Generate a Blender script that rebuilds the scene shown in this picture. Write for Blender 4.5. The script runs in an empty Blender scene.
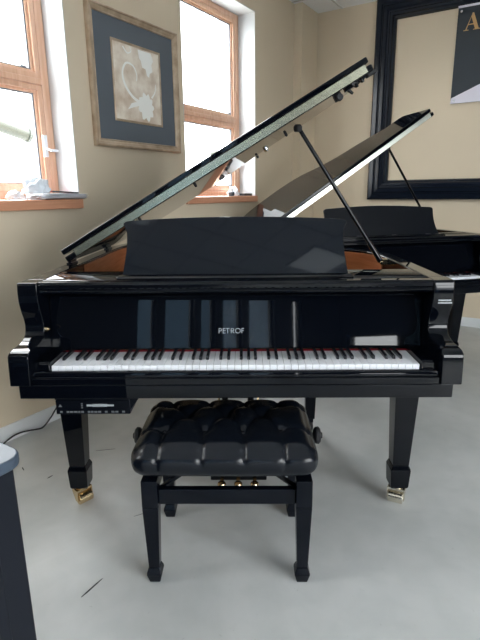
import bpy, bmesh, math, random
from mathutils import Vector, Matrix, noise
R = math.radians
C = bpy.context.scene.collection
rnd = random.Random(7)

# ------------------------------------------------------------------ materials
def mat(name, col, rough=.5, metal=0., spec=.5, coat=0., bump=None, var=None, emis=None, aniso=None):
    m = bpy.data.materials.new(name); m.use_nodes = True
    n = m.node_tree.nodes; l = m.node_tree.links; b = n['Principled BSDF']
    b.inputs['Base Color'].default_value = (*col, 1)
    b.inputs['Roughness'].default_value = rough
    b.inputs['Metallic'].default_value = metal
    b.inputs['Specular IOR Level'].default_value = spec
    b.inputs['Coat Weight'].default_value = coat
    b.inputs['Coat Roughness'].default_value = .03
    if emis:
        b.inputs['Emission Color'].default_value = (*emis[:3], 1)
        b.inputs['Emission Strength'].default_value = emis[3]
    tc = n.new('ShaderNodeTexCoord')
    if var:   # (scale, colour2, lo, hi, stretch)
        nz = n.new('ShaderNodeTexNoise'); nz.inputs['Scale'].default_value = var[0]
        nz.inputs['Detail'].default_value = 6
        mp = n.new('ShaderNodeMapping'); mp.inputs['Scale'].default_value = var[4] if len(var) > 4 else (1, 1, 1)
        l.new(tc.outputs['Object'], mp.inputs[0]); l.new(mp.outputs[0], nz.inputs['Vector'])
        rp = n.new('ShaderNodeValToRGB')
        rp.color_ramp.elements[0].position = var[2]; rp.color_ramp.elements[0].color = (*col, 1)
        rp.color_ramp.elements[1].position = var[3]; rp.color_ramp.elements[1].color = (*var[1], 1)
        l.new(nz.outputs['Fac'], rp.inputs[0]); l.new(rp.outputs[0], b.inputs['Base Color'])
    if bump:  # (scale, strength, distance)
        nb = n.new('ShaderNodeTexNoise'); nb.inputs['Scale'].default_value = bump[0]; nb.inputs['Detail'].default_value = 4
        l.new(tc.outputs['Object'], nb.inputs['Vector'])
        bp = n.new('ShaderNodeBump'); bp.inputs['Strength'].default_value = bump[1]; bp.inputs['Distance'].default_value = bump[2]
        l.new(nb.outputs['Fac'], bp.inputs['Height']); l.new(bp.outputs[0], b.inputs['Normal'])
    return m

M = {}
M['gloss'] = mat('black_polish', (.0016, .0024, .0046), .03, spec=.27, bump=(2.2, .04, .004))
M['gloss2'] = mat('black_polish_worn', (.0016, .0024, .0046), .10, spec=.35)
M['satin'] = mat('black_satin', (.0022, .0034, .0065), .28, spec=.22)
M['desk'] = mat('black_desk', (.0022, .0042, .0085), .045, spec=.27)
M['leather'] = mat('black_leather', (.0028, .0044, .0080), .27, spec=.34, bump=(420, .10, .001))
M['cushion_wood'] = mat('bench_wood', (.0022, .0034, .0068), .2, spec=.22)
M['wall'] = mat('wall_paint', (.66, .56, .42), .75, spec=.25, bump=(160, .12, .002), var=(1.3, (.68, .58, .435), .35, .65))
M['white_paint'] = mat('white_paint', (.58, .60, .61), .6, spec=.3, bump=(160, .1, .002))
M['darkwall'] = mat('wall_dark_reflection', (.035, .040, .048), .8)  # unseen walls darkened so the polished black surfaces mirror a dark room
M['base'] = mat('baseboard_paint', (.72, .74, .75), .45)
M['tile'] = mat('ceiling_tile', (.84, .86, .88), .85, spec=.2, bump=(220, .35, .004), var=(90, (.77, .79, .81), .5, .75))
M['grid'] = mat('ceiling_grid', (.52, .53, .54), .5)
M['pine'] = mat('orange_pine', (.70, .41, .27), .38, var=(9, (.80, .52, .37), .35, .7, (6, 6, .5)))
M['sill'] = mat('orange_pine_sill', (.62, .29, .17), .38, var=(9, (.70, .35, .21), .35, .7, (6, .5, 6)))
M['gasket'] = mat('grey_gasket', (.22, .24, .27), .5)
M['mahog'] = mat('inner_rim_veneer', (.36, .125, .055), .25, var=(5, (.46, .17, .075), .3, .7, (1.2, 1.2, 14)))
M['ivory'] = mat('white_key', (.84, .86, .90), .18)
M['ebony'] = mat('black_key', (.006, .007, .011), .22)
M['felt'] = mat('red_felt', (.20, .008, .018), .9, spec=.1)
M['brass'] = mat('brass', (.72, .56, .34), .25, metal=1.)
M['paleb'] = mat('pale_brass', (.80, .74, .62), .24, metal=1.)
M['hinge'] = mat('hinge_metal_lit', (.78, .82, .74), .30, metal=1., bump=(9, .12, .006))  # pale tone stands in for the window light this band mirrors
M['hinge_olive'] = mat('hinge_metal_olive', (.56, .55, .42), .26, metal=1., bump=(14, .22, .006))  # dimmer copy, its mirrored olive tone put into the colour
M['chrome'] = mat('chrome', (.75, .76, .78), .12, metal=1.)
M['gold'] = mat('gold_plate', (.62, .44, .16), .35, metal=1.)
M['spruce'] = mat('soundboard', (.62, .40, .20), .4)
M['inlay'] = mat('silver_inlay', (.50, .52, .54), .4, metal=.2)
M['rubber'] = mat('rubber', (.01, .01, .012), .6)
M['frameblk'] = mat('frame_black', (.0055, .009, .017), .24, spec=.3)
M['goldframe'] = mat('bronze_frame', (.42, .31, .21), .32, metal=.35, var=(14, (.62, .49, .36), .35, .7, (1, 1, 1)))
M['matboard'] = mat('slate_matboard', (.105, .125, .148), .5)
M['art'] = mat('leaf_print_paper', (.60, .47, .35), .8, var=(9, (.86, .78, .67), .35, .62))
M['leafwhite'] = mat('leaf_print_white', (.93, .92, .87), .8)
M['bannerdark'] = mat('banner_dark', (.030, .040, .050), .55)
M['bannerwhite'] = mat('banner_white', (.74, .72, .80), .55)
M['bannergrey'] = mat('banner_grey', (.16, .19, .22), .55)
M['lettergold'] = mat('letter_gold', (.58, .36, .15), .5)
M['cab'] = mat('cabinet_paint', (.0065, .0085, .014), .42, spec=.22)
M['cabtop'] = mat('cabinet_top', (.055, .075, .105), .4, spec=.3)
M['paper'] = mat('paper', (.86, .88, .92), .7)
M['bag'] = mat('plastic_film', (.70, .76, .82), .25, bump=(40, .6, .01))
M['redpl'] = mat('red_plastic', (.38, .04, .05), .4)
M['darkpl'] = mat('dark_plastic', (.03, .04, .05), .4)
M['display'] = mat('display_window', (.35, .38, .40), .15)
M['button'] = mat('pale_button', (.13, .14, .15), .4)
M['box'] = mat('control_box_shell', (.002, .003, .006), .35, spec=.2)
M['lampgreen'] = mat('pale_green_enamel', (.042, .048, .038), .5)
M['street'] = mat('concrete_outside', (.55, .55, .54), .9)
M['faintchip'] = mat('pale_bark_chip', (.20, .21, .21), .8)
M['chip'] = mat('bark_chip', (.03, .035, .04), .8)
M['panel'] = mat('diffuser', (.9, .9, .9), .5, emis=(.85, .96, 1, .45))
M['column'] = mat('dark_mullion', (.02, .025, .03), .4)

def floor_mat():
    m = bpy.data.materials.new('sealed_concrete'); m.use_nodes = True
    n = m.node_tree.nodes; l = m.node_tree.links; b = n['Principled BSDF']
    tc = n.new('ShaderNodeTexCoord')
    def nz(scale, detail, dist=0):
        x = n.new('ShaderNodeTexNoise'); x.inputs['Scale'].default_value = scale
        x.inputs['Detail'].default_value = detail; x.inputs['Distortion'].default_value = dist
        l.new(tc.outputs['Object'], x.inputs['Vector']); return x
    def ramp(src, p0, c0, p1, c1):
        r = n.new('ShaderNodeValToRGB'); e = r.color_ramp.elements
        e[0].position = p0; e[0].color = (*c0, 1); e[1].position = p1; e[1].color = (*c1, 1)
        l.new(src.outputs['Fac'], r.inputs[0]); return r
    a = ramp(nz(1.6, 8, .6), .32, (.47, .49, .485), .68, (.61, .62, .615))
    c = ramp(nz(9, 6, .4), .35, (.93, .94, .94), .6, (1, 1, 1))
    mx = n.new('ShaderNodeMix'); mx.data_type = 'RGBA'; mx.blend_type = 'MULTIPLY'; mx.inputs[0].default_value = .9
    l.new(a.outputs[0], mx.inputs[6]); l.new(c.outputs[0], mx.inputs[7])
    v = ramp(nz(38, 3, 1.5), .70, (1, 1, 1), .78, (.62, .62, .60))
    m2 = n.new('ShaderNodeMix'); m2.data_type = 'RGBA'; m2.blend_type = 'MULTIPLY'; m2.inputs[0].default_value = .5
    l.new(mx.outputs[2], m2.inputs[6]); l.new(v.outputs[0], m2.inputs[7])
    l.new(m2.outputs[2], b.inputs['Base Color'])
    rr = n.new('ShaderNodeMapRange'); rr.inputs[3].default_value = .36; rr.inputs[4].default_value = .56
    l.new(nz(3, 5).outputs['Fac'], rr.inputs[0]); l.new(rr.outputs[0], b.inputs['Roughness'])
    b.inputs['Specular IOR Level'].default_value = .35
    bp = n.new('ShaderNodeBump'); bp.inputs['Strength'].default_value = .08; bp.inputs['Distance'].default_value = .004
    l.new(nz(14, 6).outputs['Fac'], bp.inputs['Height']); l.new(bp.outputs[0], b.inputs['Normal'])
    return m
M['floor'] = floor_mat()

def glass_mat():
    m = bpy.data.materials.new('window_glass'); m.use_nodes = True
    n = m.node_tree.nodes; l = m.node_tree.links; n.remove(n['Principled BSDF'])
    t = n.new('ShaderNodeBsdfTransparent'); t.inputs[0].default_value = (.95, .96, .96, 1)
    g = n.new('ShaderNodeBsdfGlossy'); g.inputs['Roughness'].default_value = .02
    f = n.new('ShaderNodeFresnel'); ge = n.new('ShaderNodeNewGeometry')
    io = n.new('ShaderNodeMapRange'); io.inputs[3].default_value = 1.45; io.inputs[4].default_value = 1/1.45   # same air-to-glass angle law on both faces
    l.new(ge.outputs['Backfacing'], io.inputs[0]); l.new(io.outputs[0], f.inputs[0])
    x = n.new('ShaderNodeMixShader')
    l.new(f.outputs[0], x.inputs[0]); l.new(t.outputs[0], x.inputs[1]); l.new(g.outputs[0], x.inputs[2])
    l.new(x.outputs[0], n['Material Output'].inputs[0]); return m
M['glass'] = glass_mat()

# ------------------------------------------------------------------ mesh helpers
class MB:
    def __init__(s): s.bm = bmesh.new()
    def box(s, x0, x1, y0, y1, z0, z1, T=None):
        v = [s.bm.verts.new(p) for p in ((x0,y0,z0),(x1,y0,z0),(x1,y1,z0),(x0,y1,z0),(x0,y0,z1),(x1,y0,z1),(x1,y1,z1),(x0,y1,z1))]
        for f in ((3,2,1,0),(4,5,6,7),(0,1,5,4),(1,2,6,5),(2,3,7,6),(3,0,4,7)): s.bm.faces.new([v[i] for i in f])
        if T: bmesh.ops.transform(s.bm, matrix=T, verts=v)
        return s
    def frus(s, c0, h0, z0, c1, h1, z1):      # square frustum, centres and half sizes
        v = [s.bm.verts.new((c[0]+i*h[0], c[1]+j*h[1], z)) for c, h, z in ((c0,h0,z0),(c1,h1,z1)) for i, j in ((-1,-1),(1,-1),(1,1),(-1,1))]
        for f in ((3,2,1,0),(4,5,6,7),(0,1,5,4),(1,2,6,5),(2,3,7,6),(3,0,4,7)): s.bm.faces.new([v[i] for i in f])
        return s
    def prism(s, poly, a, b, f=lambda u, v, w: (u, v, w)):
        A = [s.bm.verts.new(f(u, v, a)) for u, v in poly]; B = [s.bm.verts.new(f(u, v, b)) for u, v in poly]
        n = len(poly); s.bm.faces.new(A); s.bm.faces.new(B[::-1])
        for i in range(n): s.bm.faces.new((A[i], B[i], B[(i+1) % n], A[(i+1) % n]))
        return s
    def cyl(s, p, q, r, r2=None, n=20):
        p = Vector(p); q = Vector(q); d = (q-p).normalized(); r2 = r if r2 is None else r2
        a = d.orthogonal().normalized(); b = d.cross(a)
        A = [s.bm.verts.new(p + r*(a*math.cos(t)+b*math.sin(t))) for t in [2*math.pi*i/n for i in range(n)]]
        B = [s.bm.verts.new(q + r2*(a*math.cos(t)+b*math.sin(t))) for t in [2*math.pi*i/n for i in range(n)]]
        s.bm.faces.new(A[::-1]); s.bm.faces.new(B)
        for i in range(n): s.bm.faces.new((A[i], A[(i+1) % n], B[(i+1) % n], B[i]))
        return s
    def tube(s, pts, r, n=10):
        pts = [Vector(p) for p in pts]; rings = []
        a = None
        for i, p in enumerate(pts):
            d = (pts[min(i+1, len(pts)-1)] - pts[max(i-1, 0)]).normalized()
            a = d.orthogonal().normalized() if a is None else (a - d*a.dot(d)).normalized()
            b = d.cross(a)
            rings.append([s.bm.verts.new(p + r*(a*math.cos(t)+b*math.sin(t))) for t in [2*math.pi*k/n for k in range(n)]])
        s.bm.faces.new(rings[0][::-1]); s.bm.faces.new(rings[-1])
        for A, B in zip(rings, rings[1:]):
            for i in range(n): s.bm.faces.new((A[i], A[(i+1) % n], B[(i+1) % n], B[i]))
        return s
    def lathe(s, prof, c=(0,0,0), axis='Z', n=24):
        rings = []
        for r, h in prof:
            ring = []
            for k in range(n):
                t = 2*math.pi*k/n; x, y = r*math.cos(t), r*math.sin(t)
                p = (x, y, h) if axis == 'Z' else ((h, x, y) if axis == 'X' else (x, h, y))
                ring.append(s.bm.verts.new(Vector(p)+Vector(c)))
            rings.append(ring)
        s.bm.faces.new(rings[0][::-1]); s.bm.faces.new(rings[-1])
        for A, B in zip(rings, rings[1:]):
            for i in range(n): s.bm.faces.new((A[i], A[(i+1) % n], B[(i+1) % n], B[i]))
        return s
    def strip(s, outer, inner, z0, z1):      # open band between two polylines, extruded
        V = [[s.bm.verts.new((x, y, z)) for x, y in P] for P in (outer, inner) for z in (z0, z1)]
        o0, o1, i0, i1 = V; n = len(outer)
        for k in range(n-1):
            for a, b in ((o0, o1), (i1, i0), (o1, i1), (i0, o0)):
                s.bm.faces.new((a[k], a[k+1], b[k+1], b[k]))
        s.bm.faces.new((o0[0], o1[0], i1[0], i0[0])); s.bm.faces.new((o0[-1], i0[-1], i1[-1], o1[-1]))
        return s
    def build(s, name, m, parent=None, bev=0., seg=2, angle=35, tri=True):
        bmesh.ops.recalc_face_normals(s.bm, faces=s.bm.faces)
        me = bpy.data.meshes.new(name); s.bm.to_mesh(me); s.bm.free()
        for p in me.polygons: p.use_smooth = True
        me.set_sharp_from_angle(angle=R(angle))
        me.materials.append(m)
        o = bpy.data.objects.new(name, me); C.objects.link(o)
        if parent: o.parent = parent
        if bev:
            b = o.modifiers.new('bevel', 'BEVEL'); b.width = bev; b.segments = seg; b.limit_method = 'ANGLE'; b.angle_limit = R(40)
            b.harden_normals = True
        return o

def thing(name, label, cat, loc=(0,0,0), rz=0., group=None):
    o = bpy.data.objects.new(name, None); C.objects.link(o); o.empty_display_size = .1
    o.location = loc; o.rotation_euler = (0, 0, rz); o['label'] = label; o['category'] = cat
    if group: o['group'] = group
    return o
def tag(o, label, cat, group=None):
    o['label'] = label; o['category'] = cat
    if group: o['group'] = group
    return o
def text(name, s, size, m, parent, T, ext=.001, width=None, sx=1., offset=0.):
    cu = bpy.data.curves.new(name, 'FONT'); cu.body = s; cu.size = size; cu.extrude = ext
    cu.align_x = 'CENTER'; cu.align_y = 'BOTTOM_BASELINE'; cu.offset = offset
    t = bpy.data.objects.new('tmp', cu); C.objects.link(t)
    me = bpy.data.meshes.new_from_object(t.evaluated_get(bpy.context.evaluated_depsgraph_get()))
    bpy.data.objects.remove(t)
    if width:
        xs = [v.co.x for v in me.vertices]; k = width/(max(xs)-min(xs))
        for v in me.vertices: v.co.x *= k
    me.transform(T); me.materials.clear(); me.materials.append(m)
    o = bpy.data.objects.new(name, me); C.objects.link(o); o.parent = parent
    return o
def smooth(pts, k=6):
    P = [Vector(p) for p in pts]; out = []
    for i in range(len(P)-1):
        a, b, c, d = P[max(i-1, 0)], P[i], P[i+1], P[min(i+2, len(P)-1)]
        for j in range(k):
            t = j/k
            out.append(.5*((2*b) + (c-a)*t + (2*a-5*b+4*c-d)*t*t + (3*b-a-3*c+d)*t*t*t))
    out.append(P[-1]); return [tuple(p) for p in out]
def offset(pts, d):
    out = []
    for i, p in enumerate(pts):
        a = Vector(pts[max(i-1, 0)]); b = Vector(pts[min(i+1, len(pts)-1)]); t = (b-a).normalized()
        out.append((p[0]+t.y*d, p[1]-t.x*d))
    return out

# ------------------------------------------------------------------ the room, turned against the piano
W = .5476; PL = Vector((-1.156, 1.026, 0))
def rp(t, s, z=0): return Vector((PL.x + t*math.cos(W) + s*math.sin(W), PL.y - t*math.sin(W) + s*math.cos(W), z))
def room(o): o.location = PL; o.rotation_euler = (0, 0, -W); return o
def struct(o): o['kind'] = 'structure'; return room(o)
T1, S0, S1, CZ = 6.3, -5.0, 3.565, 3.03
WINS = [(-4.61, -3.60), (-2.60, -1.585), (-.58, .43), (1.435, 2.455)]; WZ0, WZ1 = 1.264, 2.772

struct(MB().box(-.3, T1+.3, S0-.3, S1+.3, -.12, 0).build('floor', M['floor']))
# ceiling: board with a thin T-bar grid
c = struct(MB().box(-.3, T1+.3, S0-.3, S1+.3, CZ, CZ+.1).build('ceiling', M['tile']))
g = MB()
x = .34
while x < T1: g.box(x-.009, x+.009, S0, S1, CZ-.004, CZ+.001); x += .61
y = S1-.42
while y > S0: g.box(0, T1, y-.009, y+.009, CZ-.0035, CZ+.001); y -= .61
g = g.build('ceiling_grid', M['grid'], c)
# left wall
w = MB(); ys = [S0]+[v for p in WINS for v in p]+[S1]

for k in range(0, len(ys), 2): w.box(-.24, 0, ys[k], ys[k+1], 0, CZ)
for a, b in WINS: w.box(-.24, 0, a, b, 0, WZ0-.05); w.box(-.24, 0, a, b, WZ1, CZ)
struct(w.build('wall_left', M['wall']))
struct(MB().box(-.24, T1+.24, S1, S1+.2, 0, CZ).build('wall_back', M['wall']))
struct(MB().box(0, .085, 3.2, S1, 0, CZ).build('wall_pilaster', M['wall']))
# right wall: tall shop windows
RW = [(-4.85, -3.75), (-3.3, -1.8), (-1.6, -.1)]
RZ = [(.35, 1.15), (.45, 2.8), (.45, 2.8)]
w = MB(); e = [S0-.3]+[v for p in RW for v in p]+[S1]
for i in range(0, len(e), 2): w.box(T1, T1+.2, e[i], e[i+1], 0, CZ)
for (a, b), (z0, z1) in zip(RW, RZ): w.box(T1, T1+.2, a, b, 0, z0); w.box(T1, T1+.2, a, b, z1, CZ)
struct(w.build('wall_right', M['darkwall']))
# front wall (behind the camera)
FW = [(2.70, 2.98), (3.1, 3.56), (3.66, 3.90), (4.02, 4.36), (4.48, 4.95), (5.32, 5.50)]
w = MB(); e = [-.24]+[v for p in FW for v in p]+[T1+.24]
for i in range(0, len(e), 2): w.box(e[i], e[i+1], S0-.2, S0, 0, CZ)
for a, b in FW: w.box(a, b, S0-.2, S0, 2.15, CZ); w.box(a, b, S0-.2, S0, 0, .15)
struct(w.build('wall_front', M['darkwall']))
for i, ((a, b), (z0, z1)) in enumerate(zip(RW, RZ)):
    f = MB()
    f.box(T1+.05, T1+.11, a, a+.05, z0, z1).box(T1+.05, T1+.11, b-.05, b, z0, z1)
    f.box(T1+.05, T1+.11, a+.05, b-.05, z0, z0+.05).box(T1+.05, T1+.11, a+.05, b-.05, z1-.05, z1)
    if z1 > 2: f.box(T1+.05, T1+.11, a+.05, b-.05, 1.5, 1.54)
    f = struct(f.build('window_%d' % (i+5), M['column']))
    MB().box(T1+.076, T1+.082, a+.04, b-.04, z0+.04, z1-.04).build('pane', M['glass'], f)
for i, (a, b) in enumerate(FW):
    f = MB()
    f.box(a, a+.04, S0-.12, S0-.06, .15, 2.15).box(b-.04, b, S0-.12, S0-.06, .15, 2.15)
    f.box(a+.04, b-.04, S0-.12, S0-.06, .15, .19).box(a+.04, b-.04, S0-.12, S0-.06, 2.11, 2.15)
    f = struct(f.build('window_%d' % (i+8), M['column']))
    MB().box(a+.03, b-.03, S0-.093, S0-.087, .18, 2.12).build('pane', M['glass'], f)
# baseboards
def baseprof(h): return [(0, 0), (.014, 0), (.014, h-.012), (.009, h), (0, h)]
b1 = struct(MB().prism(baseprof(.088), S0, 3.2, lambda u, v, w: (u, w, v)).build('baseboard_left', M['base']))
struct(MB().prism(baseprof(.088), .085, T1, lambda u, v, w: (w, S1-u, v)).build('baseboard_back', M['base']))
struct(MB().prism(baseprof(.088), S0, S1-.014, lambda u, v, w: (T1-u, w, v)).build('baseboard_right', M['base']))
# the two left windows
for i, (a, b) in enumerate(WINS):
    z0 = WZ0; tw = -.165
    # reveal lining, plastered white
    l = MB().box(tw, .001, b-.006, b, z0, WZ1).box(tw, .001, a, a+.006, z0, WZ1).box(tw, .001, a+.006, b-.006, WZ1-.006, WZ1)
    struct(l.build('trim_%d' % (i+1), M['white_paint']))
    a1, b1 = a+.006, b-.006; zt = WZ1-.006
    f = MB()
    # outer frame
    for (p, q) in ((a1, a1+.050), (b1-.050, b1)): f.box(tw-.07, tw, p, q, z0, zt)
    f.box(tw-.07, tw, a1+.050, b1-.050, zt-.04, zt); f.box(tw-.07, tw, a1+.050, b1-.050, z0, z0+.045)
    f.box(tw-.07, tw+.004, a1+.050, b1-.050, 1.883, 1.917)
    win = struct(f.build('window_%d' % (i+1), M['pine'], bev=.006))
    # two sashes with a stepped profile
    for (zb, ztp) in ((z0+.045, 1.883), (1.917, zt-.04)):
        s = MB(); p, q = a1+.050, b1-.050
        for d, t0, t1_ in ((.028, -.05, -.004), (.043, -.05, -.018)):
            s.box(tw+t0, tw+t1_, p, p+d, zb, ztp).box(tw+t0, tw+t1_, q-d, q, zb, ztp)
            s.box(tw+t0+.001, tw+t1_-.001, p, q, zb, zb+d).box(tw+t0+.001, tw+t1_-.001, p, q, ztp-d, ztp)
        sa = s.build('sash', M['pine'], win, bev=.003)
        k = MB(); d = .043; e_ = .008
        k.box(tw-.04, tw-.026, p+d, p+d+e_, zb+d, ztp-d).box(tw-.04, tw-.026, q-d-e_, q-d, zb+d, ztp-d)
        k.box(tw-.039, tw-.027, p+d, q-d, zb+d, zb+d+e_).box(tw-.039, tw-.027, p+d, q-d, ztp-d-e_, ztp-d)
        k.build('glazing_bead', M['gasket'], sa)
        MB().box(tw-.035, tw-.031, p+d-.004, q-d+.004, zb+d-.004, ztp-d+.004).build('pane', M['glass'], sa)
        for q2 in (q-d-.03, ):
            MB().box(tw-.026, tw-.014, q2-.035, q2, zb+d+.001, zb+d+.012).build('sash_clip', M['gasket'], sa)
    # latch on the lower stile
    lt = MB().box(tw-.008, tw+.010, b1-.080, b1-.056, 1.50, 1.62).cyl((tw+.006, b1-.068, 1.545), (tw+.045, b1-.05, 1.535), .008, .005, 12)
    lt.box(tw+.03, tw+.042, b1-.065, b1-.01, 1.528, 1.543)
    lt.build('latch', M['paper'], win, bev=.003)
    # wooden sill
    MB().box(tw+.002, .022, a-.012, b+.008, WZ0-.053, WZ0-.001).build('window_sill', M['sill'], win, bev=.004)

# ------------------------------------------------------------------ outside
o = tag(room(MB().box(-14, -.3, -8, 16, -.6, -.5).build('pavement', M['street'])), 'pale grey ground lying outside beyond the windows', 'ground'); o['kind'] = 'structure'
del o['category']; del o['label']
fc = tag(room(MB().box(0, 12.8, -15.4, -15, -.5, 6.5).box(-.1, 12.9, -15.5, -14.8, 6.5, 6.8).build('facade_backdrop', mat('backdrop_blue_grey', (.06, .11, .16), .8))), 'blue grey building added out of view behind the camera, to be mirrored in the fallboard', 'backdrop')  # added outdoors out of view, to dim and tint the fallboard reflection
tt = thing('street_lamp', 'pale green tubular street lamp head outside the left window', 'lamp', rp(-3, 1.0, -.5), -W)
MB().tube([(0, 0, 0), (0, 0, 2.2), (0, .15, 2.62), (0, .5, 2.63)], .05).build('lamp_pole', M['lampgreen'], tt)
MB().cyl((0, .3, 2.70), (0, 1.28, 2.475), .085, .075, 20).cyl((0, 1.28, 2.475), (0, 1.33, 2.463), .09, .08, 20).build('lamp_head', M['lampgreen'], tt, bev=.008)
MB().cyl((0, .95, 2.62), (0, .95, 2.70), .03, .02, 12).build('photocell', M['gasket'], tt)
tt = thing('globe_lamp', 'small round-topped lamp outside the right window behind the raised lid edge', 'lamp', rp(-3, 6.1, -.5), -W)
MB().cyl((0, 0, 0), (0, 0, 2.42), .025).build('lamp_pole', M['gasket'], tt)
MB().lathe([(.02, -.075), (.055, -.055), (.075, 0), (.06, .045), (.03, .07), (.005, .078)], (0, 0, 2.49)).build('globe', M['lampgreen'], tt)

# ------------------------------------------------------------------ things on the sills
def sheet(mb, cx, cy, z, w, l, rz, curl=.004, n=8, th=.0012):
    g = [[None]*(n+1) for _ in range(n+1)]; h = [[None]*(n+1) for _ in range(n+1)]
    for i in range(n+1):
        for j in range(n+1):
            u, v = i/n-.5, j/n-.5
            x, y = u*w*math.cos(rz)-v*l*math.sin(rz), u*w*math.sin(rz)+v*l*math.cos(rz)
            zz = z+curl*(abs(u)*2)**3+curl*.6*math.sin(5*v+2)*abs(u)
            g[i][j] = mb.bm.verts.new((cx+x, cy+y, zz+th)); h[i][j] = mb.bm.verts.new((cx+x, cy+y, zz))
    for i in range(n):
        for j in range(n):
            mb.bm.faces.new((g[i][j], g[i+1][j], g[i+1][j+1], g[i][j+1])); mb.bm.faces.new((h[i][j], h[i][j+1], h[i+1][j+1], h[i+1][j]))
    for i in range(n):
        for A, B in (((i, 0), (i+1, 0)), ((i+1, n), (i, n)), ((0, i+1), (0, i)), ((n, i), (n, i+1))):
            mb.bm.faces.new((h[A[0]][A[1]], h[B[0]][B[1]], g[B[0]][B[1]], g[A[0]][A[1]]))
def blob(name, m, loc, sx, sy, sz, amp, seed, rz=0):
    bm = bmesh.new(); bmesh.ops.create_icosphere(bm, subdivisions=4, radius=1)
    for v in bm.verts:
        d = v.co.copy(); k = 1+amp*noise.noise(d*1.7+Vector((seed, 0, 0)))+amp*.5*noise.noise(d*4+Vector((seed, 3, 0)))
        v.co = Vector((d.x*sx*k, d.y*sy*k, max(d.z, -.35)*sz*k if d.z < 0 else d.z*sz*k))
    mn = min(v.co.z for v in bm.verts)
    for v in bm.verts: v.co.z -= mn
    me = bpy.data.meshes.new(name); bm.to_mesh(me); bm.free(); me.materials.append(m)
    for p in me.polygons: p.use_smooth = True
    o = bpy.data.objects.new(name, me); C.objects.link(o); o.location = loc; o.rotation_euler = (0, 0, rz); return o
SZ = WZ0-.001
mb = MB(); z = 0
for k in range(8): sheet(mb, rnd.uniform(-.006, .006), rnd.uniform(-.012, .012), z, .17, .29, rnd.uniform(-.12, .12), .008); z += .0032
o = mb.build('paper_stack', M['paper']); o.location = rp(-.055, .318, SZ+.0005); o.rotation_euler = (0, 0, -W)
tag(o, 'fanned stack of white papers overhanging the end of the left window sill', 'papers')
tag(blob('plastic_bag', M['bag'], rp(-.075, .20, SZ+.029), .045, .075, .055, .5, 3, -W), 'crumpled clear white plastic bag lying on the papers at the left window', 'bag')
o = MB().box(-.045, .045, -.07, .07, 0, .007).build('red_booklet', M['redpl'], bev=.002)
o.location = rp(-.085, .365, SZ+.038); o.rotation_euler = (R(-4), R(4), -W); tag(o, 'thin dark red booklet lying tilted on the papers by the window latch', 'booklet')
o = MB().box(-.022, .022, -.07, .07, 0, .008).build('eyeglass_case', M['darkpl'], bev=.003)
o.location = rp(.006, .33, SZ+.036); o.rotation_euler = (R(-3), R(2), -W-.15); tag(o, 'small dark flat case lying in front of the red booklet on the left sill', 'case')
tag(blob('tissue', M['paper'], rp(-.06, .06, SZ), .04, .05, .03, .7, 9), 'crumpled white tissue on the left window sill near the photo edge', 'tissue')
tag(blob('crumpled_paper', M['paper'], rp(-.10, 2.235, SZ), .04, .05, .05, .8, 5), 'crumpled white paper ball on the right window sill', 'paper')
o = MB().box(-.05, .05, -.075, .075, 0, .022).build('dark_book', M['darkpl'], bev=.002); o.location = rp(-.06, 2.345, SZ+.0005); o.rotation_euler = (0, 0, -W+.05)
tag(o, 'small dark book lying flat on the right end of the right window sill', 'book')
o = MB().lathe([(.025, 0), (.027, .03), (.022, .034), (.022, .036), (.018, .036)]).build('ink_jar', M['darkpl']); o.location = rp(-.05, 2.13, SZ+.0005)
tag(o, 'small round black jar on the right window sill beside crumpled paper', 'jar')
o = MB().lathe([(.018, 0), (.02, .05), (.012, .06), (.012, .075), (.002, .077)]).build('white_bottle', M['paper']); o.location = rp(-.13, 2.31, SZ+.0005)
tag(o, 'tiny white bottle at the back of the right window sill', 'bottle')

# ------------------------------------------------------------------ framed leaf print on the left wall
pw, ph = .79, .775
pic = thing('framed_picture', 'framed leaf print with slate blue mat on the wall between the windows', 'picture', rp(.002, .965, 1.569), -W)
# local: x = out of wall (t), y = along wall (s), z = up
def frame_ring(mb, y0, y1, z0, z1, prof):
    # prof: (inward distance, height out) closed polygon, mitred
    cs = [(y0, z0, 1, 1), (y1, z0, -1, 1), (y1, z1, -1, -1), (y0, z1, 1, -1)]
    rings = [[mb.bm.verts.new((h, cy+sy*d, cz+sz*d)) for d, h in prof] for cy, cz, sy, sz in cs]
    n = len(prof)
    for i in range(4):
        A, B = rings[i], rings[(i+1) % 4]
        for k in range(n): mb.bm.faces.new((A[k], A[(k+1) % n], B[(k+1) % n], B[k]))
mb = MB(); frame_ring(mb, -pw/2, pw/2, 0, ph, [(0, 0), (0, .022), (.006, .030), (.014, .030), (.018, .024), (.030, .020), (.036, .016), (.042, .018), (.046, .012), (.046, 0)])
mb.build('frame', M['goldframe'], pic, angle=25)
mt = MB().box(.002, .010, -pw/2+.04, pw/2-.04, .04, ph-.04).build('matboard', M['matboard'], pic)
ay0, ay1, az0, az1 = -.205, .205, .172, .605
mb = MB(); frame_ring(mb, ay0-.014, ay1+.014, az0-.014, az1+.014, [(0, .010), (0, .013), (.005, .0135), (.007, .011), (.011, .0135), (.014, .013), (.014, .010)])
mb.build('fillet', M['goldframe'], mt)
art = MB().box(.010, .0112, ay0, ay1, az0, az1).build('print', M['art'], mt)
def flat(name, pts, m, parent, x0=.0112, x1=.0122):
    return MB().prism(pts, x0, x1, lambda u, v, w: (w, u, v)).build(name, m, parent)
def leaf(cy, cz, r, rot, lobes=9, cut=.28):
    P = []
    for k in range(lobes*4):
        a = 2*math.pi*k/(lobes*4); rr = r*(1-.18*math.cos(a))*(1+cut*.5*math.cos(lobes*a) + (cut*.2 if k % 4 == 1 else 0))
        P.append((cy+rr*math.cos(a+rot)*.85, cz+rr*math.sin(a+rot)))
    return P
flat('leaf', leaf(.075, .275, .078, .6), M['leafwhite'], art)
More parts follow.
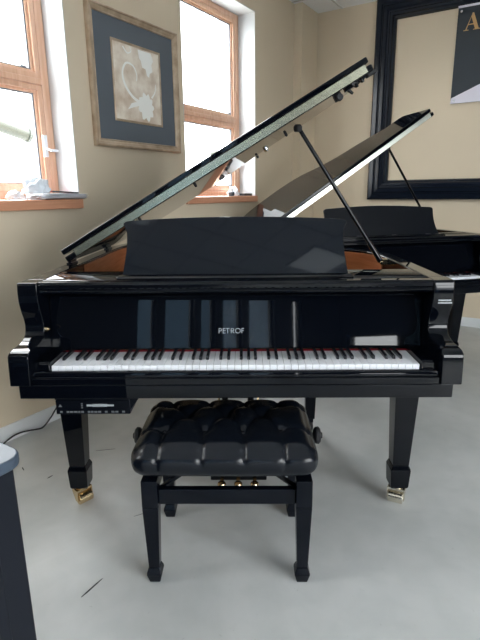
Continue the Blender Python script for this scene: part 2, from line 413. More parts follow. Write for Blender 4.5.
flat('leaf', [(.01, .598), (.02, .55), (.035, .535), (.045, .50), (.075, .495), (.085, .46), (.105, .45), (.112, .475), (.14, .49), (.132, .53), (.15, .555), (.13, .598)], M['leafwhite'], art)
def ribbon(pts, w0, w1):
    P = smooth(pts, 6); n = len(P)-1
    L = [((P[i][0]), P[i][1], w0+(w1-w0)*i/n) for i in range(n+1)]
    a = []; b = []
    for i, (x, y, w) in enumerate(L):
        d = (Vector(P[min(i+1, n)])-Vector(P[max(i-1, 0)])).normalized(); a.append((x+d.y*w/2, y-d.x*w/2)); b.append((x-d.y*w/2, y+d.x*w/2))
    return a+b[::-1]
flat('tendril', ribbon([(.03, .285), (-.05, .31), (-.115, .37), (-.135, .44), (-.10, .50), (-.04, .495), (-.01, .45), (-.015, .41)], .020, .006), M['leafwhite'], art)
flat('tendril', ribbon([(.12, .33), (.155, .37), (.165, .42)], .012, .004), M['leafwhite'], art)
flat('leaf_tip', [(-.105, .235), (-.07, .275), (-.015, .29), (.03, .275), (-.02, .262), (-.055, .252)], M['leafwhite'], art)
flat('tendril', ribbon([(-.12, .59), (-.085, .56), (-.05, .575), (-.06, .597)], .010, .005), M['leafwhite'], art)

# ------------------------------------------------------------------ big black frame on the back wall, banner inside it
by0, by1, bz0, bz1 = .70, 3.30, 1.212, CZ-.004
# local: x along wall (t), y out of wall towards the room is -y
bf = thing('wall_frame', 'huge black moulded frame mounted on the beige back wall', 'frame', rp(by0, S1, bz0), -W)
mb = MB(); Wd, Hd = by1-by0, bz1-bz0
prof = [(0, 0), (0, .045), (.012, .055), (.05, .058), (.058, .048), (.066, .048), (.075, .060), (.105, .062), (.115, .048), (.128, .046), (.136, .052), (.155, .050), (.165, .034), (.182, .028), (.188, 0)]
cs = [(0, 0, 1, 1), (Wd, 0, -1, 1), (Wd, Hd, -1, -1), (0, Hd, 1, -1)]
for i in range(4):
    q = MB()
    A, B = cs[i], cs[(i+1) % 4]
    ra = [q.bm.verts.new((A[0]+A[2]*d, -h-.001, A[1]+A[3]*d)) for d, h in prof]; rb = [q.bm.verts.new((B[0]+B[2]*d, -h-.001, B[1]+B[3]*d)) for d, h in prof]
    n = len(prof)
    for k in range(n): q.bm.faces.new((ra[k], ra[(k+1) % n], rb[(k+1) % n], rb[k]))
    q.bm.faces.new(ra); q.bm.faces.new(rb[::-1])
    q.build('frame_rail' if i % 2 == 0 else 'frame_stile', M['frameblk'], bf, angle=22)
ban = thing('banner', 'dark hanging banner with gold letters and a white piano drawing, inside the black frame', 'banner', rp(1.42, S1-.012, 2.055), -W)
bw, bh = 1.15, .79
def wav(u): return .006*math.sin(u*7)+.004*math.sin(u*13+1)
mb = MB(); n = 40
V = [[[mb.bm.verts.new((bw*i/n, y+wav(bw*i/n)*.6-.006, z)) for z in (0, bh)] for y in (0, -.0015)] for i in range(n+1)]
for i in range(n):
    a, b = V[i], V[i+1]
    mb.bm.faces.new((a[1][0], b[1][0], b[1][1], a[1][1])); mb.bm.faces.new((a[0][0], a[0][1], b[0][1], b[0][0]))
    mb.bm.faces.new((a[0][1], a[1][1], b[1][1], b[0][1])); mb.bm.faces.new((a[0][0], b[0][0], b[1][0], a[1][0]))
for e_ in (V[0], V[-1]): mb.bm.faces.new((e_[0][0], e_[1][0], e_[1][1], e_[0][1]))
cloth = mb.build('cloth', M['bannerdark'], ban)
def bflat(name, pts, m, y=-.017, th=.0008): return MB().prism(pts, y, y-th, lambda u, v, w: (u, w, v)).build(name, m, cloth)
bflat('printed_floor', [(.0, .0), (bw, .0), (bw, .168), (.295, .168), (.005, .045)], M['bannerwhite'])
bflat('printed_piano', [(.30, .06), (.40, .05), (.70, .05), (.86, .09), (.86, .18), (.72, .30), (.45, .33), (.34, .14)], M['bannerdark'], -.0178)
bflat('printed_keys', [(.31, .065), (.40, .057), (.66, .057), (.66, .13), (.355, .135)], M['bannergrey'], -.0186)
bflat('top_hem', [(0, bh-.018), (bw, bh-.018), (bw, bh), (0, bh)], M['bannerwhite'])
for px, pz in ((.03, bh-.045), (.03, .022), (bw-.03, bh-.045), (bw-.03, .022)):
    MB().cyl((px, -.0165, pz), (px, -.0195, pz), .011, .009, 16).build('grommet', M['chrome'], ban)
def letterA(x, z, h):   # a serifed capital A built from strokes
    w = h*1.0; P = []
    mbx = MB(); f = lambda u, v, w_: (x+u, w_, z+v); a, b = -.0172, -.0192
    mbx.prism([(.46*w, h), (.54*w, h), (.90*w, .04*h), (.68*w, .04*h), (.40*w, .80*h)], a, b, f)       # heavy right leg
    mbx.prism([(.44*w, h*.86), (.40*w, h*.80), (.10*w, .04*h), (.17*w, .04*h)], a, b, f)              # thin left leg
    mbx.prism([(.25*w, .31*h), (.68*w, .31*h), (.66*w, .37*h), (.27*w, .37*h)], a, b, f)              # bar
    mbx.prism([(0, 0), (.30*w, 0), (.30*w, .045*h), (0, .045*h)], a, b, f)
    mbx.prism([(.58*w, 0), (1.0*w, 0), (1.0*w, .045*h), (.58*w, .045*h)], a, b, f)
    return mbx.build('letter', M['lettergold'], cloth)
letterA(.058, bh-.205, .135); letterA(.222, bh-.205, .135)

# ------------------------------------------------------------------ ceiling lights
for k, (t, s) in enumerate([(4.2, -2.9), (4.2, .2), (1.8, -2.9), (1.8, .2)]):
    lab = ['square flush ceiling light behind the camera, mirrored in the music desk', 'square flush ceiling light over the room to the right', 'square flush ceiling light above the dark cabinet side', 'square flush ceiling light above the front grand piano'][k]
    o = thing('ceiling_light', lab, 'ceiling light', rp(t, s, CZ), -W, 'square ceiling lights')
    mb = MB(); h = .30
    for a in ((-h, h, -h, -h+.03), (-h, h, h-.03, h), (-h, -h+.03, -h+.03, h-.03), (h-.03, h, -h+.03, h-.03)): mb.box(*a, -.014, -.0005)
    mb.build('frame', M['white_paint'], o); MB().box(-h+.03, h-.03, -h+.03, h-.03, -.009, -.001).build('diffuser', M['panel'], o)

# ------------------------------------------------------------------ grand pianos
OUT = [(-.732, .16), (-.734, .6), (-.734, 1.12), (-.720, 1.34), (-.67, 1.49), (-.56, 1.59), (-.36, 1.63), (-.15, 1.62), (.0, 1.55), (.08, 1.45), (.16, 1.34), (.28, 1.24), (.45, 1.16), (.60, 1.06), (.70, .92), (.734, .75), (.734, .45), (.732, .16)]
OUTS = smooth(OUT, 5)
def piano(t, lid_deg, first):
    obj = lambda mb, n, m, p=None, **k: mb.build(n, m, p or t, **k)
    G = M['gloss']; Z = 1.0
    inner = offset(OUTS, .062)
    inner[0] = (-.670, .16); inner[-1] = (.670, .16)
    rim = obj(MB().strip(OUTS, inner, .615, Z), 'rim', G, bev=.006, seg=3)
    liner_o = [p for p in inner if p[1] > (.575 if p[0] < 0 else .70)]; liner_i = offset(liner_o, .006)
    obj(MB().strip(liner_o, liner_i, .80, .990), 'inner_veneer', M['mahog'], rim)
    # soundboard and iron plate
    body = [p for p in offset(OUTS, .068) if p[1] > .59]
    obj(MB().prism(body, .79, .80), 'soundboard', M['spruce'])
    pl = [p for p in offset(OUTS, .10) if p[1] > .62]
    plate = obj(MB().prism(pl, .83, .842), 'iron_plate', M['gold'])
    st = MB()
    for x in (-.35, -.05, .22): st.box(x-.012, x+.012, .62, 1.0 if x > .2 else 1.35, .842, .87)
    obj(st, 'plate_strut', M['gold'], plate, bev=.004)
    # glossy shelf behind the fallboard, carries the music desk
    obj(MB().box(-.669, .669, .3405, .585, .925, .957), 'desk_shelf', G, bev=.003)
    obj(MB().box(-.669, .669, .55, .58, .80, .925), 'pin_block', M['satin'])
    # cheeks
    prof = [(.088, Z), (.085, .985), (.083, .965), (.084, .935), (.093, .90), (.106, .87), (.110, .84), (.100, .815), (.075, .802), (.045, .796), (.015, .795), (-.015, .792), (-.034, .784), (-.040, .768), (-.045, .680), (.165, .680), (.165, Z)]
    for sgn in (-1, 1):
        a, b = sorted((sgn*.668, sgn*.736))
        ck = obj(MB().prism(smooth(prof[:-2], 3)+prof[-2:], a, b, lambda u, v, w: (w, u, v)), 'cheek', G, bev=.0045, seg=3)
        if sgn > 0 and first:
            mb = MB()
            for r_, zz in ((0, .893), (1, .884)):
                x = .686
                while x < .728:
                    wd = rnd.uniform(.002, .005); mb.box(x, x+wd, .0810, .0870, zz+.037, zz+.0415); x += wd+.0015
            obj(mb, 'worn_marking', M['inlay'], ck)
        a, b = sorted((sgn*.6145, sgn*.6675))
        obj(MB().prism([(-.006, .690), (-.006, .742), (.0, .750), (.13, .753), (.155, .754), (.155, .690)], a, b, lambda u, v, w: (w, u, v)), 'key_block', G, bev=.004)
        if sgn < 0 and first:
            obj(MB().cyl((-.668, .120, .83), (-.657, .120, .83), .010, .008, 16).cyl((-.657, .120, .83), (-.652, .120, .83), .005, .005, 12), 'pivot_screw', M['brass'])
    # key bed and slip
    obj(MB().box(-.715, .715, -.032, .42, .630, .6785), 'keybed', G, bev=.004)
    obj(MB().prism([(-.034, .679), (-.034, .702), (-.024, .703), (-.024, .716), (-.020, .722), (-.008, .722), (-.008, .679)], -.6675, .6675, lambda u, v, w: (w, u, v)), 'key_slip', G, bev=.0025)
    # keys
    wm = {}; wp = 1.225/52
    mb = MB().box(-wp/2+.0005, wp/2-.0005, .002, .156, .715, .735)
    k0 = obj(mb, 'white_key', M['ivory'], bev=.0012)
    mb = MB(); mb.prism([(.052, .7355), (.058, .747), (.152, .748), (.152, .7355)], -.0052, .0052, lambda u, v, w: (w, u, v))
    b0 = obj(mb, 'black_key', M['ebony'], bev=.0018)
    firstw = True; firstb = True
    for i in range(52):
        x = -.6125+wp*(i+.5)
        if firstw: k = k0; firstw = False
        else: k = k0.copy(); C.objects.link(k)
        k.parent = t; k.location = (x, 0, 0)
        if i < 51 and i % 7 in (0, 2, 3, 5, 6):
            dx = {0: 0, 2: -.0016, 3: .0016, 5: -.0022, 6: 0}[i % 7]
            if firstb: k = b0; firstb = False
            else: k = b0.copy(); C.objects.link(k)
            k.parent = t; k.location = (x+wp/2+dx, 0, 0)
    obj(MB().box(-.6135, .6135, .1465, .153, .736, .7405), 'felt_strip', M['felt'])
    # fallboard
    fb = obj(MB().prism([(.1545, .7425), (.158, .760), (.178, .915), (.184, .936), (.196, .945), (.215, .942), (.22, .92), (.20, .7425)], -.6675, .6675, lambda u, v, w: (w, u, v)), 'fallboard', G, bev=.003)
    if first:
        ang = math.atan2(.155, .020)
        T = Matrix.Translation((-.0135, .1635, .7985)) @ Matrix.Rotation(ang, 4, 'X')
        lt = MB(); q = .0017; h_ = .0185
        def bar(x0, y0_, x1, y1_, w_=q):
            d_ = (Vector((x1, y1_))-Vector((x0, y0_))).normalized(); nx, ny = -d_.y*w_/2, d_.x*w_/2
            lt.prism([(x0+nx, y0_+ny), (x0-nx, y0_-ny), (x1-nx, y1_-ny), (x1+nx, y1_+ny)], 0, .0008, lambda u, v, w: tuple(T @ Vector((u, v, w))))
        def arc(cx_, cy_, rx, ry, a0, a1, n_=14):
            P_ = [(cx_+rx*math.cos(R(a0+(a1-a0)*k_/n_)), cy_+ry*math.sin(R(a0+(a1-a0)*k_/n_))) for k_ in range(n_+1)]
            for A_, B_ in zip(P_, P_[1:]): bar(*A_, *B_)
        X = [-.0455, -.0305, -.0180, -.0015, .0135, .0365]
        for k_ in (0, 3):                                                         # P and R
            bar(X[k_], 0, X[k_], h_); bar(X[k_], h_-q/2, X[k_]+.0045, h_-q/2); bar(X[k_], h_*.47, X[k_]+.0045, h_*.47)
            arc(X[k_]+.0045, h_*.735-q*.25, .0045, h_*.265-q*.25, -90, 90)
        bar(X[3]+.0045, h_*.47, X[3]+.0105, 0)
        bar(X[1], 0, X[1], h_)                                                    # E
        for y_ in (q/2, h_*.52, h_-q/2): bar(X[1], y_, X[1]+.0085, y_)
        bar(X[2]-.003, h_-q/2, X[2]+.0105, h_-q/2); bar(X[2]+.0038, 0, X[2]+.0038, h_)   # T
        arc(X[4]+.009, h_/2, .0088, h_/2-q/2, 0, 360, 28)                         # O
        bar(X[5], 0, X[5], h_); bar(X[5], h_-q/2, X[5]+.0085, h_-q/2); bar(X[5], h_*.52, X[5]+.0078, h_*.52)  # F
        obj(lt, 'brand_lettering', M['inlay'], fb)
    # front rail on top, with moulded grooves
    obj(MB().prism([(.094, .960), (.090, .968), (.095, .973), (.090, .980), (.090, .992), (.098, 1.0), (.130, 1.0), (.133, .996), (.140, 1.0), (.340, 1.0), (.340, .960)], -.6675, .6675, lambda u, v, w: (w, u, v)), 'top_rail', G, bev=.002)
    # music desk: ledge with ridges, leaning board
    lg = obj(MB().prism([(.146, 1.0005), (.146, 1.004), (.152, 1.007), (.160, 1.003), (.168, 1.0075), (.176, 1.003), (.184, 1.008), (.196, 1.008), (.300, 1.006), (.300, 1.0005)], -.412, .412, lambda u, v, w: (w, u, v)), 'desk_ledge', M['gloss2'], bev=.001)
    if first:
        side = [(.406, -.002), (.400, .03), (.393, .08), (.390, .12), (.391, .155), (.398, .175), (.403, .186), (.400, .193), (.388, .198)]
        top = [(.28, .2045), (.14, .209), (0, .2105)]
        mat_ = M['desk']; hh = 1
    else:
        side = [(.41, 0), (.395, .03), (.382, .08), (.378, .13), (.38, .172), (.375, .182), (.36, .187)]
        top = [(.28, .192), (.14, .2), (0, .203)]; mat_ = M['satin']
    right = smooth(side, 3)+smooth(top, 3); poly = right+[(-x, y) for x, y in right[:-1]][::-1]
    if not first: poly = [(x*1.05-.025, y) for x, y in poly]
    ln = R(17.5); y0 = .205
    f = lambda u, v, w: (u, y0+v*math.sin(ln)+w*math.cos(ln), 1.0055+v*math.cos(ln)*1.0-w*math.sin(ln))
    dk = obj(MB().prism(poly, 0, .016, f), 'music_desk', mat_, bev=.003)
    obj(MB().box(-.02, .02, .285, .30, 1.006, 1.13), 'desk_support', M['satin'], dk)
    if not first:
        for x in (-.2, .05, .3): obj(MB().box(x-.02, x+.02, .176, .184, 1.004, 1.0095), 'page_clip', M['satin'], lg)
    # lid on its hinge at the straight side
    th = R(lid_deg); HX = -.706; HZ = 1.014
    lid_out = [(max(0, x-HX), y) for x, y in offset(OUTS, .008 if first else 0) if y > .5]
    lid_out = [(0, .5)]+lid_out+[(.720-HX, .5)]
    mb = MB().prism(lid_out, 0, .024)
    lid = obj(mb, 'lid', G, bev=.004)
    lid.location = (HX, 0, HZ); lid.rotation_euler = (0, -th, 0)
    flap = [(.0, .503), (1.426, .503), (1.426, .82), (1.416, .852), (1.386, .865), (.0, .865)]
    fl = obj(MB().prism(flap, .034, .056), 'lid_flap', G, lid, bev=.005)
    hg = MB().box(.05, 1.405, .4955, .504, .0035, .0325)
    obj(hg, 'piano_hinge', M['hinge_olive' if first else 'hinge'], lid)
    if first:
        for (u, y, r_, m_) in ((.985, 1.17, .014, 'chrome'), (1.085, .96, .007, 'rubber'), (.935, 1.30, .007, 'rubber'), (.62, .56, .006, 'rubber'), (.35, .54, .006, 'rubber')):
            obj(MB().lathe([(r_, 0), (r_, -.008), (r_*.7, -.014), (r_*.3, -.015)], (u, y, 0)), 'buffer' if m_ == 'rubber' else 'prop_cup', M[m_], lid)
        lt = MB().box(1.262, 1.292, .53, .56, -.026, 0).cyl((1.277, .535, -.018), (1.277, .51, -.018), .013, .013, 16)
        obj(lt, 'lid_lock', M['rubber'], lid, bev=.003)
        lt = MB().box(1.31, 1.345, .54, .56, -.012, 0).cyl((1.325, .55, -.010), (1.335, .55, -.032), .008, .005, 12).cyl((1.36, .55, -.004), (1.36, .55, -.02), .007, .007, 12).cyl((1.385, .54, 0), (1.385, .54, -.016), .009, .007, 12)
        obj(lt, 'latch_plate', M['gloss2'], lid, bev=.002)
        lt = MB().box(1.40, 1.438, .497, .54, -.012, -.0005)
        obj(lt, 'corner_bracket', M['rubber'], lid, bev=.002)
    for y in (.58, 1.15):
        obj(MB().box(-.728, HX+.004, y-.035, y+.035, Z+.0005, Z+.006).cyl((HX-.008, y-.035, Z+.011), (HX-.008, y+.035, Z+.011), .007, .007, 12), 'side_hinge', M['satin'])
    # prop stick from the right rim to the lid
    base = Vector((.650 if first else .672, .675, Z-.026 if first else Z-.01)); U = 1.105 if first else 1.10
    tip = Vector((HX+U*math.cos(th)+.004, .64, HZ+U*math.sin(th)-.010))
    d = (tip-base)
    pr = obj(MB().cyl(base, base+d*.985, .0085, .0085, 16), 'lid_prop', G)
    obj(MB().cyl(base+d*.02, base+d*.16, .0125, .0115, 16), 'prop_sleeve', M['gloss2'], pr)
    obj(MB().lathe([(.014, -.02), (.018, -.012), (.018, .0), (.012, .008)], tuple(base+d*.985)), 'prop_head', M['rubber'], pr)
    obj(MB().box(base.x, base.x+.024, base.y-.010, base.y+.010, Z-.03, Z-.004).cyl(base+Vector((-.004, -.014, .004)), base+Vector((-.004, .014, .004)), .008, .008, 12), 'prop_bracket', M['brass'], pr, bev=.002)
    # legs with spade feet and brass casters
    def leg(x, y, rot, brass_m):
        l = MB(); s_ = 1 if x > 0 else -1
        l.frus((x, y), (.050, .050), .633, (x, y), (.050, .050), .60)
        l.frus((x, y), (.050, .050), .60, (x, y), (.0335, .0335), .182)
        l.frus((x, y), (.0335, .0335), .182, (x, y), (.041, .041), .164)
        l.frus((x, y), (.041, .041), .164, (x, y), (.037, .037), .082)
        l.frus((x, y), (.037, .037), .082, (x, y), (.032, .032), .075)
        lg_ = obj(l, 'leg', G, bev=.003)
        cs_ = MB(); a = Vector((math.cos(rot), math.sin(rot), 0)); f_ = Vector((-math.sin(rot), math.cos(rot), 0))
        c0 = Vector((x, y, .0255))-f_*.014
        cs_.lathe([(.024, .0755), (.026, .070), (.022, .064)], (x, y, 0))
        T = Matrix.Translation((x, y, 0)) @ Matrix.Rotation(rot, 4, 'Z')
        for s2 in (-1, 1):
            cs_.prism([(-.024, .016), (-.004, .016), (.020, .056), (.020, .066), (-.020, .066)], s2*.034-.0025, s2*.034+.0025, lambda u, v, w: tuple(T @ Vector((w, u, v))))
        cs_.box(-.036, .036, -.020, .020, .060, .067, T=T)
        ct = obj(cs_, 'caster', brass_m, lg_, bev=.0012)
        obj(MB().cyl(c0-a*.030, c0+a*.030, .0252, .0252, 28).cyl(c0-a*.037, c0+a*.037, .006, .006, 12), 'caster_wheel', brass_m, ct, bev=.002)
    leg(-.676, .330, R(48) if first else 0, M['brass'] if first else M['brass'])
    leg(.678, .330, R(-26), M['paleb'])
    rl = MB(); x, y = .385, .985
    rl.frus((x, y), (.040, .040), .633, (x, y), (.040, .040), .60).frus((x, y), (.040, .040), .60, (x, y), (.026, .026), .075)
    rl = obj(rl, 'leg', G, bev=.003)
    ct = obj(MB().box(x-.020, x+.020, y-.016, y+.016, .050, .075), 'caster', M['satin'], rl, bev=.002)
    obj(MB().cyl((x-.018, y, .0252), (x+.018, y, .0252), .025, .025, 24), 'caster_wheel', M['rubber'], ct)
    # pedal lyre
    ly = obj(MB().box(-.125, .125, .400, .48, .05, .125), 'pedal_lyre', G, bev=.005)
    obj(MB().box(-.12, .12, .36, .48, .612, .633), 'lyre_head', G, ly)
    for x in (-.055, .055): obj(MB().cyl((x, .42, .125), (x, .42, .613), .014, .014, 16), 'lyre_post', G, ly)
    for x in (-.09, .09): obj(MB().cyl((x, .475, .10), (x, .66, .612), .005, .005, 10), 'lyre_rod', M['brass'], ly)
    for x in (-.072, -.001, .070):
        p = MB(); w = .016
        p.prism([(.405, .084), (.375, .081), (.345, .076), (.326, .074), (.326, .068), (.375, .072), (.405, .076)], x-w/2, x+w/2, lambda u, v, w_: (w_, u, v))
        p.lathe([(.004, .066), (.016, .068), (.019, .073), (.016, .079), (.004, .081)], (x, .338, 0), n=16)
        obj(p, 'pedal', M['brass'], ly)
    if first:
        bx = obj(MB().box(-.612, -.358, .0, .24, .560, .612), 'control_box', M['box'], bev=.003)
        obj(MB().prism([(-.615, .612), (-.615, .6325), (-.315, .6325), (-.358, .575), (-.358, .612)], .005, .23, lambda u, v, w: (u, w, v)), 'mounting_bracket', M['satin'], bx)
        obj(MB().box(-.505, -.412, -.002, .001, .590, .597).box(-.485, -.435, -.0024, .001, .5885, .5985), 'display', M['display'], bx)
        b = MB(); x = -.598
        for w_ in (.008, 0, .009, .010, .012, .007, .009, 0, .008, .008, .010, .010, 0, .008, 0, .010, .010, 0, .009):
            if w_: b.box(x, x+w_, -.0018, .001, .5665, .5725); x += w_+.003
            else: x += .011
        obj(b, 'button_row', M['button'], bx)
        obj(MB().prism([(-.602, .588), (-.590, .588), (-.596, .598)], -.0015, .001, lambda u, v, w: (u, w, v)), 'eject_mark', M['button'], bx)
        b = MB(); [b.box(-.524, -.519, -.0018, .001, z, z+.004) for z in (.583, .590, .597)]
        obj(b, 'indicator', M['button'], bx)
    return t

p1 = thing('grand_piano', 'black polished grand piano in front with lid raised, tufted bench pushed under its keyboard', 'grand piano', (-.001, -.012, 0), 0)
piano(p1, 30.3, True)
p2 = thing('grand_piano', 'second black grand piano standing behind and right of the front one, near the framed wall', 'grand piano', (1.017, 1.578, 0), R(14.2))
piano(p2, 33.6, False)

# ------------------------------------------------------------------ tufted bench
bn = thing('piano_bench', 'black leather tufted adjustable piano bench standing before the front piano', 'bench', (-.028, .010, 0), 0)
bm = bmesh.new(); NX, NY, NZ = 90, 62, 12
hx, hy, zt, zb = .283, .200, .520, .414; rr = .044
btn = [(-.205, -.057), (-.07, -.062), (.06, -.062), (.185, -.055), (-.14, .04), (-.005, .042), (.125, .04), (-.205, .13), (-.07, .135), (.06, .135), (.185, .13)]
segs = []
for i, a in enumerate(btn):
    for b in btn[i+1:]:
        if .08 < math.dist(a, b) < .135 and abs(a[1]-b[1]) > .05: segs.append((a, b))
for x, y in btn[:4]: segs.append(((x, y), (x*1.04, -.30)))
for x, y in btn[7:]: segs.append(((x, y), (x*1.04, .30)))
for x, y in (btn[0], btn[7]): segs.append(((x, y), (-.34, y)))
for x, y in (btn[3], btn[10]): segs.append(((x, y), (.34, y)))
def dseg(p, a, b):
    p, a, b = Vector(p), Vector(a), Vector(b); d = b-a; k = max(0, min(1, (p-a).dot(d)/d.dot(d))); return (p-a-d*k).length
def disp(x, y):
    d0 = min(math.dist((x, y), b) for b in btn); dl = min(dseg((x, y), a, b) for a, b in segs)
    return -.036*math.exp(-d0/.018)-.0125*math.exp(-dl/.0085)+.007
verts = {}
def vert(i, j, k):
    key = (i, j, k)
    if key in verts: return verts[key]
    u, v, w_ = i/NX*2-1, j/NY*2-1, k/NZ*2-1
    H = Vector((hx, hy, (zt-zb)/2)); p = Vector((u*hx, v*hy, w_*H.z))
    inn = Vector([max(-(H[a]-rr), min(H[a]-rr, p[a])) for a in range(3)])
    d = p-inn; nrm = d.normalized() if d.length > 1e-9 else Vector((0, 0, 0))
    q = inn+nrm*rr if d.length > 1e-9 else p
    # pillow crown and softened sides
    ex, ey = max(0, 1-abs(u)**4), max(0, 1-abs(v)**4)
    if w_ > -.2: q.z += (.012*ex*ey)*max(0, w_)
    bul = .010*(1-w_*w_)
    q.x += math.copysign(bul*abs(u)**6, u); q.y += math.copysign(bul*abs(v)**6, v)
    dd = disp(q.x, q.y)
    if nrm.length > 0:
        kk = 1 if nrm.z > .3 else max(0, (w_+.9)/1.9)*.9+.1
        if nrm.z > -.5: q += nrm*dd*kk
    q.z += (zt+zb)/2
    verts[key] = bm.verts.new(q); return verts[key]
for i in range(NX):
    for j in range(NY):
        bm.faces.new((vert(i, j, NZ), vert(i+1, j, NZ), vert(i+1, j+1, NZ), vert(i, j+1, NZ)))
        bm.faces.new((vert(i, j, 0), vert(i, j+1, 0), vert(i+1, j+1, 0), vert(i+1, j, 0)))
for i in range(NX):
    for k in range(NZ):
        bm.faces.new((vert(i, 0, k), vert(i+1, 0, k), vert(i+1, 0, k+1), vert(i, 0, k+1)))
        bm.faces.new((vert(i, NY, k), vert(i, NY, k+1), vert(i+1, NY, k+1), vert(i+1, NY, k)))
for j in range(NY):
    for k in range(NZ):
        bm.faces.new((vert(0, j, k), vert(0, j, k+1), vert(0, j+1, k+1), vert(0, j+1, k)))
        bm.faces.new((vert(NX, j, k), vert(NX, j+1, k), vert(NX, j+1, k+1), vert(NX, j, k+1)))
mb = MB(); mb.bm.free(); mb.bm = bm
seat = mb.build('seat', M['leather'], bn, angle=180); seat.location = (-.005, -.002, 0)
for x, y in btn: MB().lathe([(.009, -.004), (.009, .001), (.006, .004), (.001, .005)], (x, y, zt-.0125+.004), n=16).build('button', M['leather'], seat)
BW = M['cushion_wood']
MB().box(-.262, .262, -.145, .19, .400, .425).build('seat_board', BW, bn, bev=.003)
XL, YF, YR = .251, -.142, .208
for sx in (-1, 1):
    for y, nm in ((YF, 'leg'), (YR, 'leg')):
        l = MB(); x = sx*XL
        l.frus((x, y), (.026, .026), .393, (x, y), (.0265, .0265), .295)
        l.frus((x, y), (.0265, .0265), .295, (x, y), (.0185, .0185), .058)
        l.frus((x, y), (.0185, .0185), .058, (x, y), (.0265, .0265), .036)
        l.frus((x, y), (.0265, .0265), .036, (x, y), (.018, .018), .0)
        l.build('leg', BW, bn, bev=.003)
for y in (YF, YR): MB().box(-XL+.0265, XL-.0265, y-.012, y+.012, .300, .355).build('apron', BW, bn, bev=.003)
for sx in (-1, 1): MB().box(sx*XL-.012, sx*XL+.012, YF+.0265, YR-.0265, .300, .355).build('apron', BW, bn, bev=.003)
for sy in (-.10, .15):
    for a, b in ((-1, 1), (1, -1)):
        MB().tube([(a*.21, sy+.006*a, .345), (b*.02, sy+.006*a, .395)] if False else [(a*.225, sy+.006*a, .33), (a*.12, sy+.006*a, .41)], .009, 8).build('lift_arm', BW, bn)
MB().cyl((-.320, .03, .452), (.315, .03, .452), .008, .008, 12).build('spindle', M['satin'], bn)
for sx in (-1, 1):
    MB().lathe([(.008, 0), (.010, .010), (.024, .014), (.030, .020), (.031, .030), (.024, .036), (.012, .038), (.010, .043), (.002, .044)], (0, 0, 0), 'X').build('height_knob', M['rubber'], bn)
    k = [c_ for c_ in bn.children if c_.name.startswith('height_knob')][-1]
    k.location = (sx*.293-.003, .03, .452); k.rotation_euler = (0, 0, 0 if sx > 0 else math.pi)

# ------------------------------------------------------------------ cabinet in the near left corner
cb = thing('cabinet', 'dark slate cabinet with rounded top corner in the near left corner of the photo', 'cabinet', rp(1.413, -.985, 0), -W)
# local x = t, y = s; the corner is at 0,0, the cabinet spreads to -x and -y
def rounded(x0, x1, y0, y1, r, n=6):
    P = []
    for cx, cy, a0 in ((x1-r, y1-r, 0), (x0+r, y1-r, 90), (x0+r, y0+r, 180), (x1-r, y0+r, 270)):
        for k in range(n+1): a = R(a0+90*k/n); P.append((cx+r*math.cos(a), cy+r*math.sin(a)))
    return P
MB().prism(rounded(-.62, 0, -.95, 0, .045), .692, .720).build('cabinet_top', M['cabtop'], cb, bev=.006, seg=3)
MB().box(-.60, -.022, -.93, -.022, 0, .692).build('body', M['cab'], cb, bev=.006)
for y0, y1 in ((-.47, -.09), (-.90, -.50)):
    d = MB().box(-.022, -.008, y0, y1, .06, .65).build('door', M['cab'], cb, bev=.004)
    mb = MB(); 
    for a in ((y0+.03, y1-.03, .09, .11), (y0+.03, y1-.03, .60, .62), (y0+.03, y0+.05, .11, .60), (y1-.05, y1-.03, .11, .60)): mb.box(-.0085, -.003, *a)
    mb.build('moulding', M['cab'], d, bev=.002)
    MB().lathe([(.006, 0), (.006, .012), (.013, .018), (.012, .026), (.003, .029)], (-.008, y0+.03 if y0 > -.5 else y1-.03, .40), 'X', 16).build('knob', M['darkpl'], d)

# ------------------------------------------------------------------ cable and debris
def wp_(p): return Vector(p)
cpts = [(-.59, .225, .585), (-.63, .27, .575), (-.72, .45, .46), (-.86, .75, .28), (-1.0, 1.02, .15), (-1.062, 1.075, .100), (-1.093, 1.034, .048), (-1.122, .987, .012), (-1.145, .949, .018), (-1.164, .917, .028), (-1.195, .866, .040), (-1.224, .82, .036), (-1.262, .75, .012), (-1.29, .66, .006), (-1.31, .40, .006)]
sp = smooth(cpts, 7)
tag(MB().tube(sp, .0045, 8).build('power_cable', M['rubber']), 'thin black cable running from the box under the keyboard to the floor by the baseboard', 'cable')
for k, (x, y, a, l_, w_, lab) in enumerate([(-1.052, .568, -.9, .035, .005, 'small dark bark chip on the floor nearest the baseboard and cabinet'), (-.893, .498, 1.0, .03, .004, 'small dark bark chip on the floor between cabinet and left piano leg'),
        (-.488, -.176, 1.05, .095, .004, 'long thin dark splinter lying alone on the floor left of the bench'), (-.70, .75, .2, .10, .0025, 'fine dark splinter on the floor just right of the left piano leg'),
        (-.40, .22, .5, .07, .0025, 'faint thin splinter on the floor beside the left bench legs'), (1.03, .13, -.5, .022, .006, 'tiny dark chip on the open floor at the right of the photo')]):
    mb = MB().prism([(-l_/2, 0), (-l_/4, -w_/2), (l_/4, -w_*.4), (l_/2, 0), (l_*.2, w_/2), (-l_*.3, w_*.4)], .0002, .0022)
    o = mb.build('floor_chip', M['faintchip'] if k in (3, 4) else M['chip']); o.location = (x, y, 0); o.rotation_euler = (0, 0, a); tag(o, lab, 'debris')

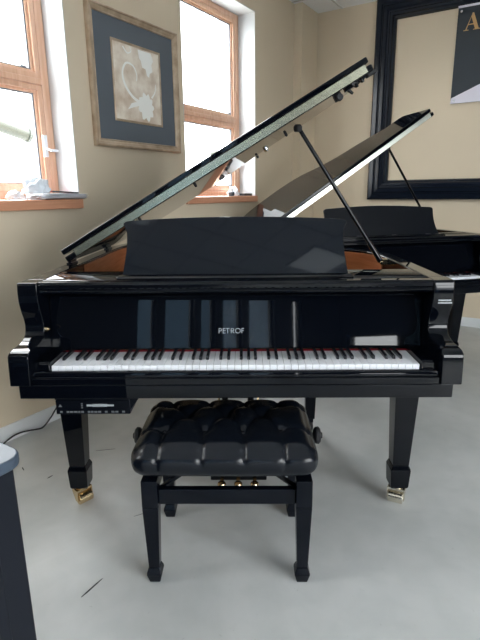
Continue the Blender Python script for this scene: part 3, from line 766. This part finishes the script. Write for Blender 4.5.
# ------------------------------------------------------------------ light
wd = bpy.data.worlds.new('World'); bpy.context.scene.world = wd; wd.use_nodes = True
n = wd.node_tree.nodes; l = wd.node_tree.links; bg = n['Background']
tc = n.new('ShaderNodeTexCoord'); sx = n.new('ShaderNodeSeparateXYZ'); l.new(tc.outputs['Generated'], sx.inputs[0])
rp_ = n.new('ShaderNodeValToRGB'); e = rp_.color_ramp.elements
e[0].position = .485; e[0].color = (.16, .17, .18, 1); e[1].position = .515; e[1].color = (.97, .985, 1, 1)
mr = n.new('ShaderNodeMapRange'); mr.inputs[1].default_value = -1; mr.inputs[2].default_value = 1
l.new(sx.outputs['Z'], mr.inputs[0]); l.new(mr.outputs[0], rp_.inputs[0]); l.new(rp_.outputs[0], bg.inputs[0])
bg.inputs[1].default_value = 5.0
def portal(t, s, z, w, h, face):   # window-sized portal, light enters along face
    ld = bpy.data.lights.new('portal', 'AREA'); ld.shape = 'RECTANGLE'; ld.size = w; ld.size_y = h; ld.cycles.is_portal = True
    o = bpy.data.objects.new('window_portal', ld); C.objects.link(o); o.location = rp(t, s, z)
    d = Vector((math.cos(W)*face[0]+math.sin(W)*face[1], -math.sin(W)*face[0]+math.cos(W)*face[1], 0))
    o.rotation_euler = d.to_track_quat('-Z', 'Y').to_euler()
for a, b in WINS: portal(-.25, (a+b)/2, 2.02, b-a, 1.55, (1, 0))
for (a, b), (z0, z1) in zip(RW, RZ): portal(T1+.22, (a+b)/2, (z0+z1)/2, b-a, z1-z0, (-1, 0))
for a, b in FW: portal((a+b)/2, S0-.22, 1.15, b-a, 2.0, (0, 1))

# ------------------------------------------------------------------ camera
f, pitch, roll, H, cx, D, yaw = 493.38, .2515, -.0103, 1.2872, .0432, 1.559, .0159
cy, sy, cp, sp_ = math.cos(yaw), math.sin(yaw), math.cos(pitch), math.sin(pitch)
F = Vector((-sy*cp, cy*cp, -sp_)); Rr = Vector((cy, sy, 0)); U = Rr.cross(F)
R2 = math.cos(roll)*Rr+math.sin(roll)*U; U2 = -math.sin(roll)*Rr+math.cos(roll)*U
cam = bpy.data.cameras.new('camera'); co = bpy.data.objects.new('camera', cam); C.objects.link(co)
mw = Matrix((R2, U2, -F)).transposed().to_4x4(); mw.translation = (cx, -D, H); co.matrix_world = mw
cam.sensor_fit = 'VERTICAL'; cam.sensor_height = 24; cam.lens = f/640*24; cam.clip_start = .02
sc = bpy.context.scene; sc.camera = co
sc.view_settings.view_transform = 'Standard'; sc.view_settings.look = 'None'; sc.view_settings.gamma = 1
sc.view_settings.exposure = 1.92; sc.view_settings.use_curve_mapping = False
sc.cycles.max_bounces = 10; sc.cycles.diffuse_bounces = 5; sc.cycles.glossy_bounces = 5
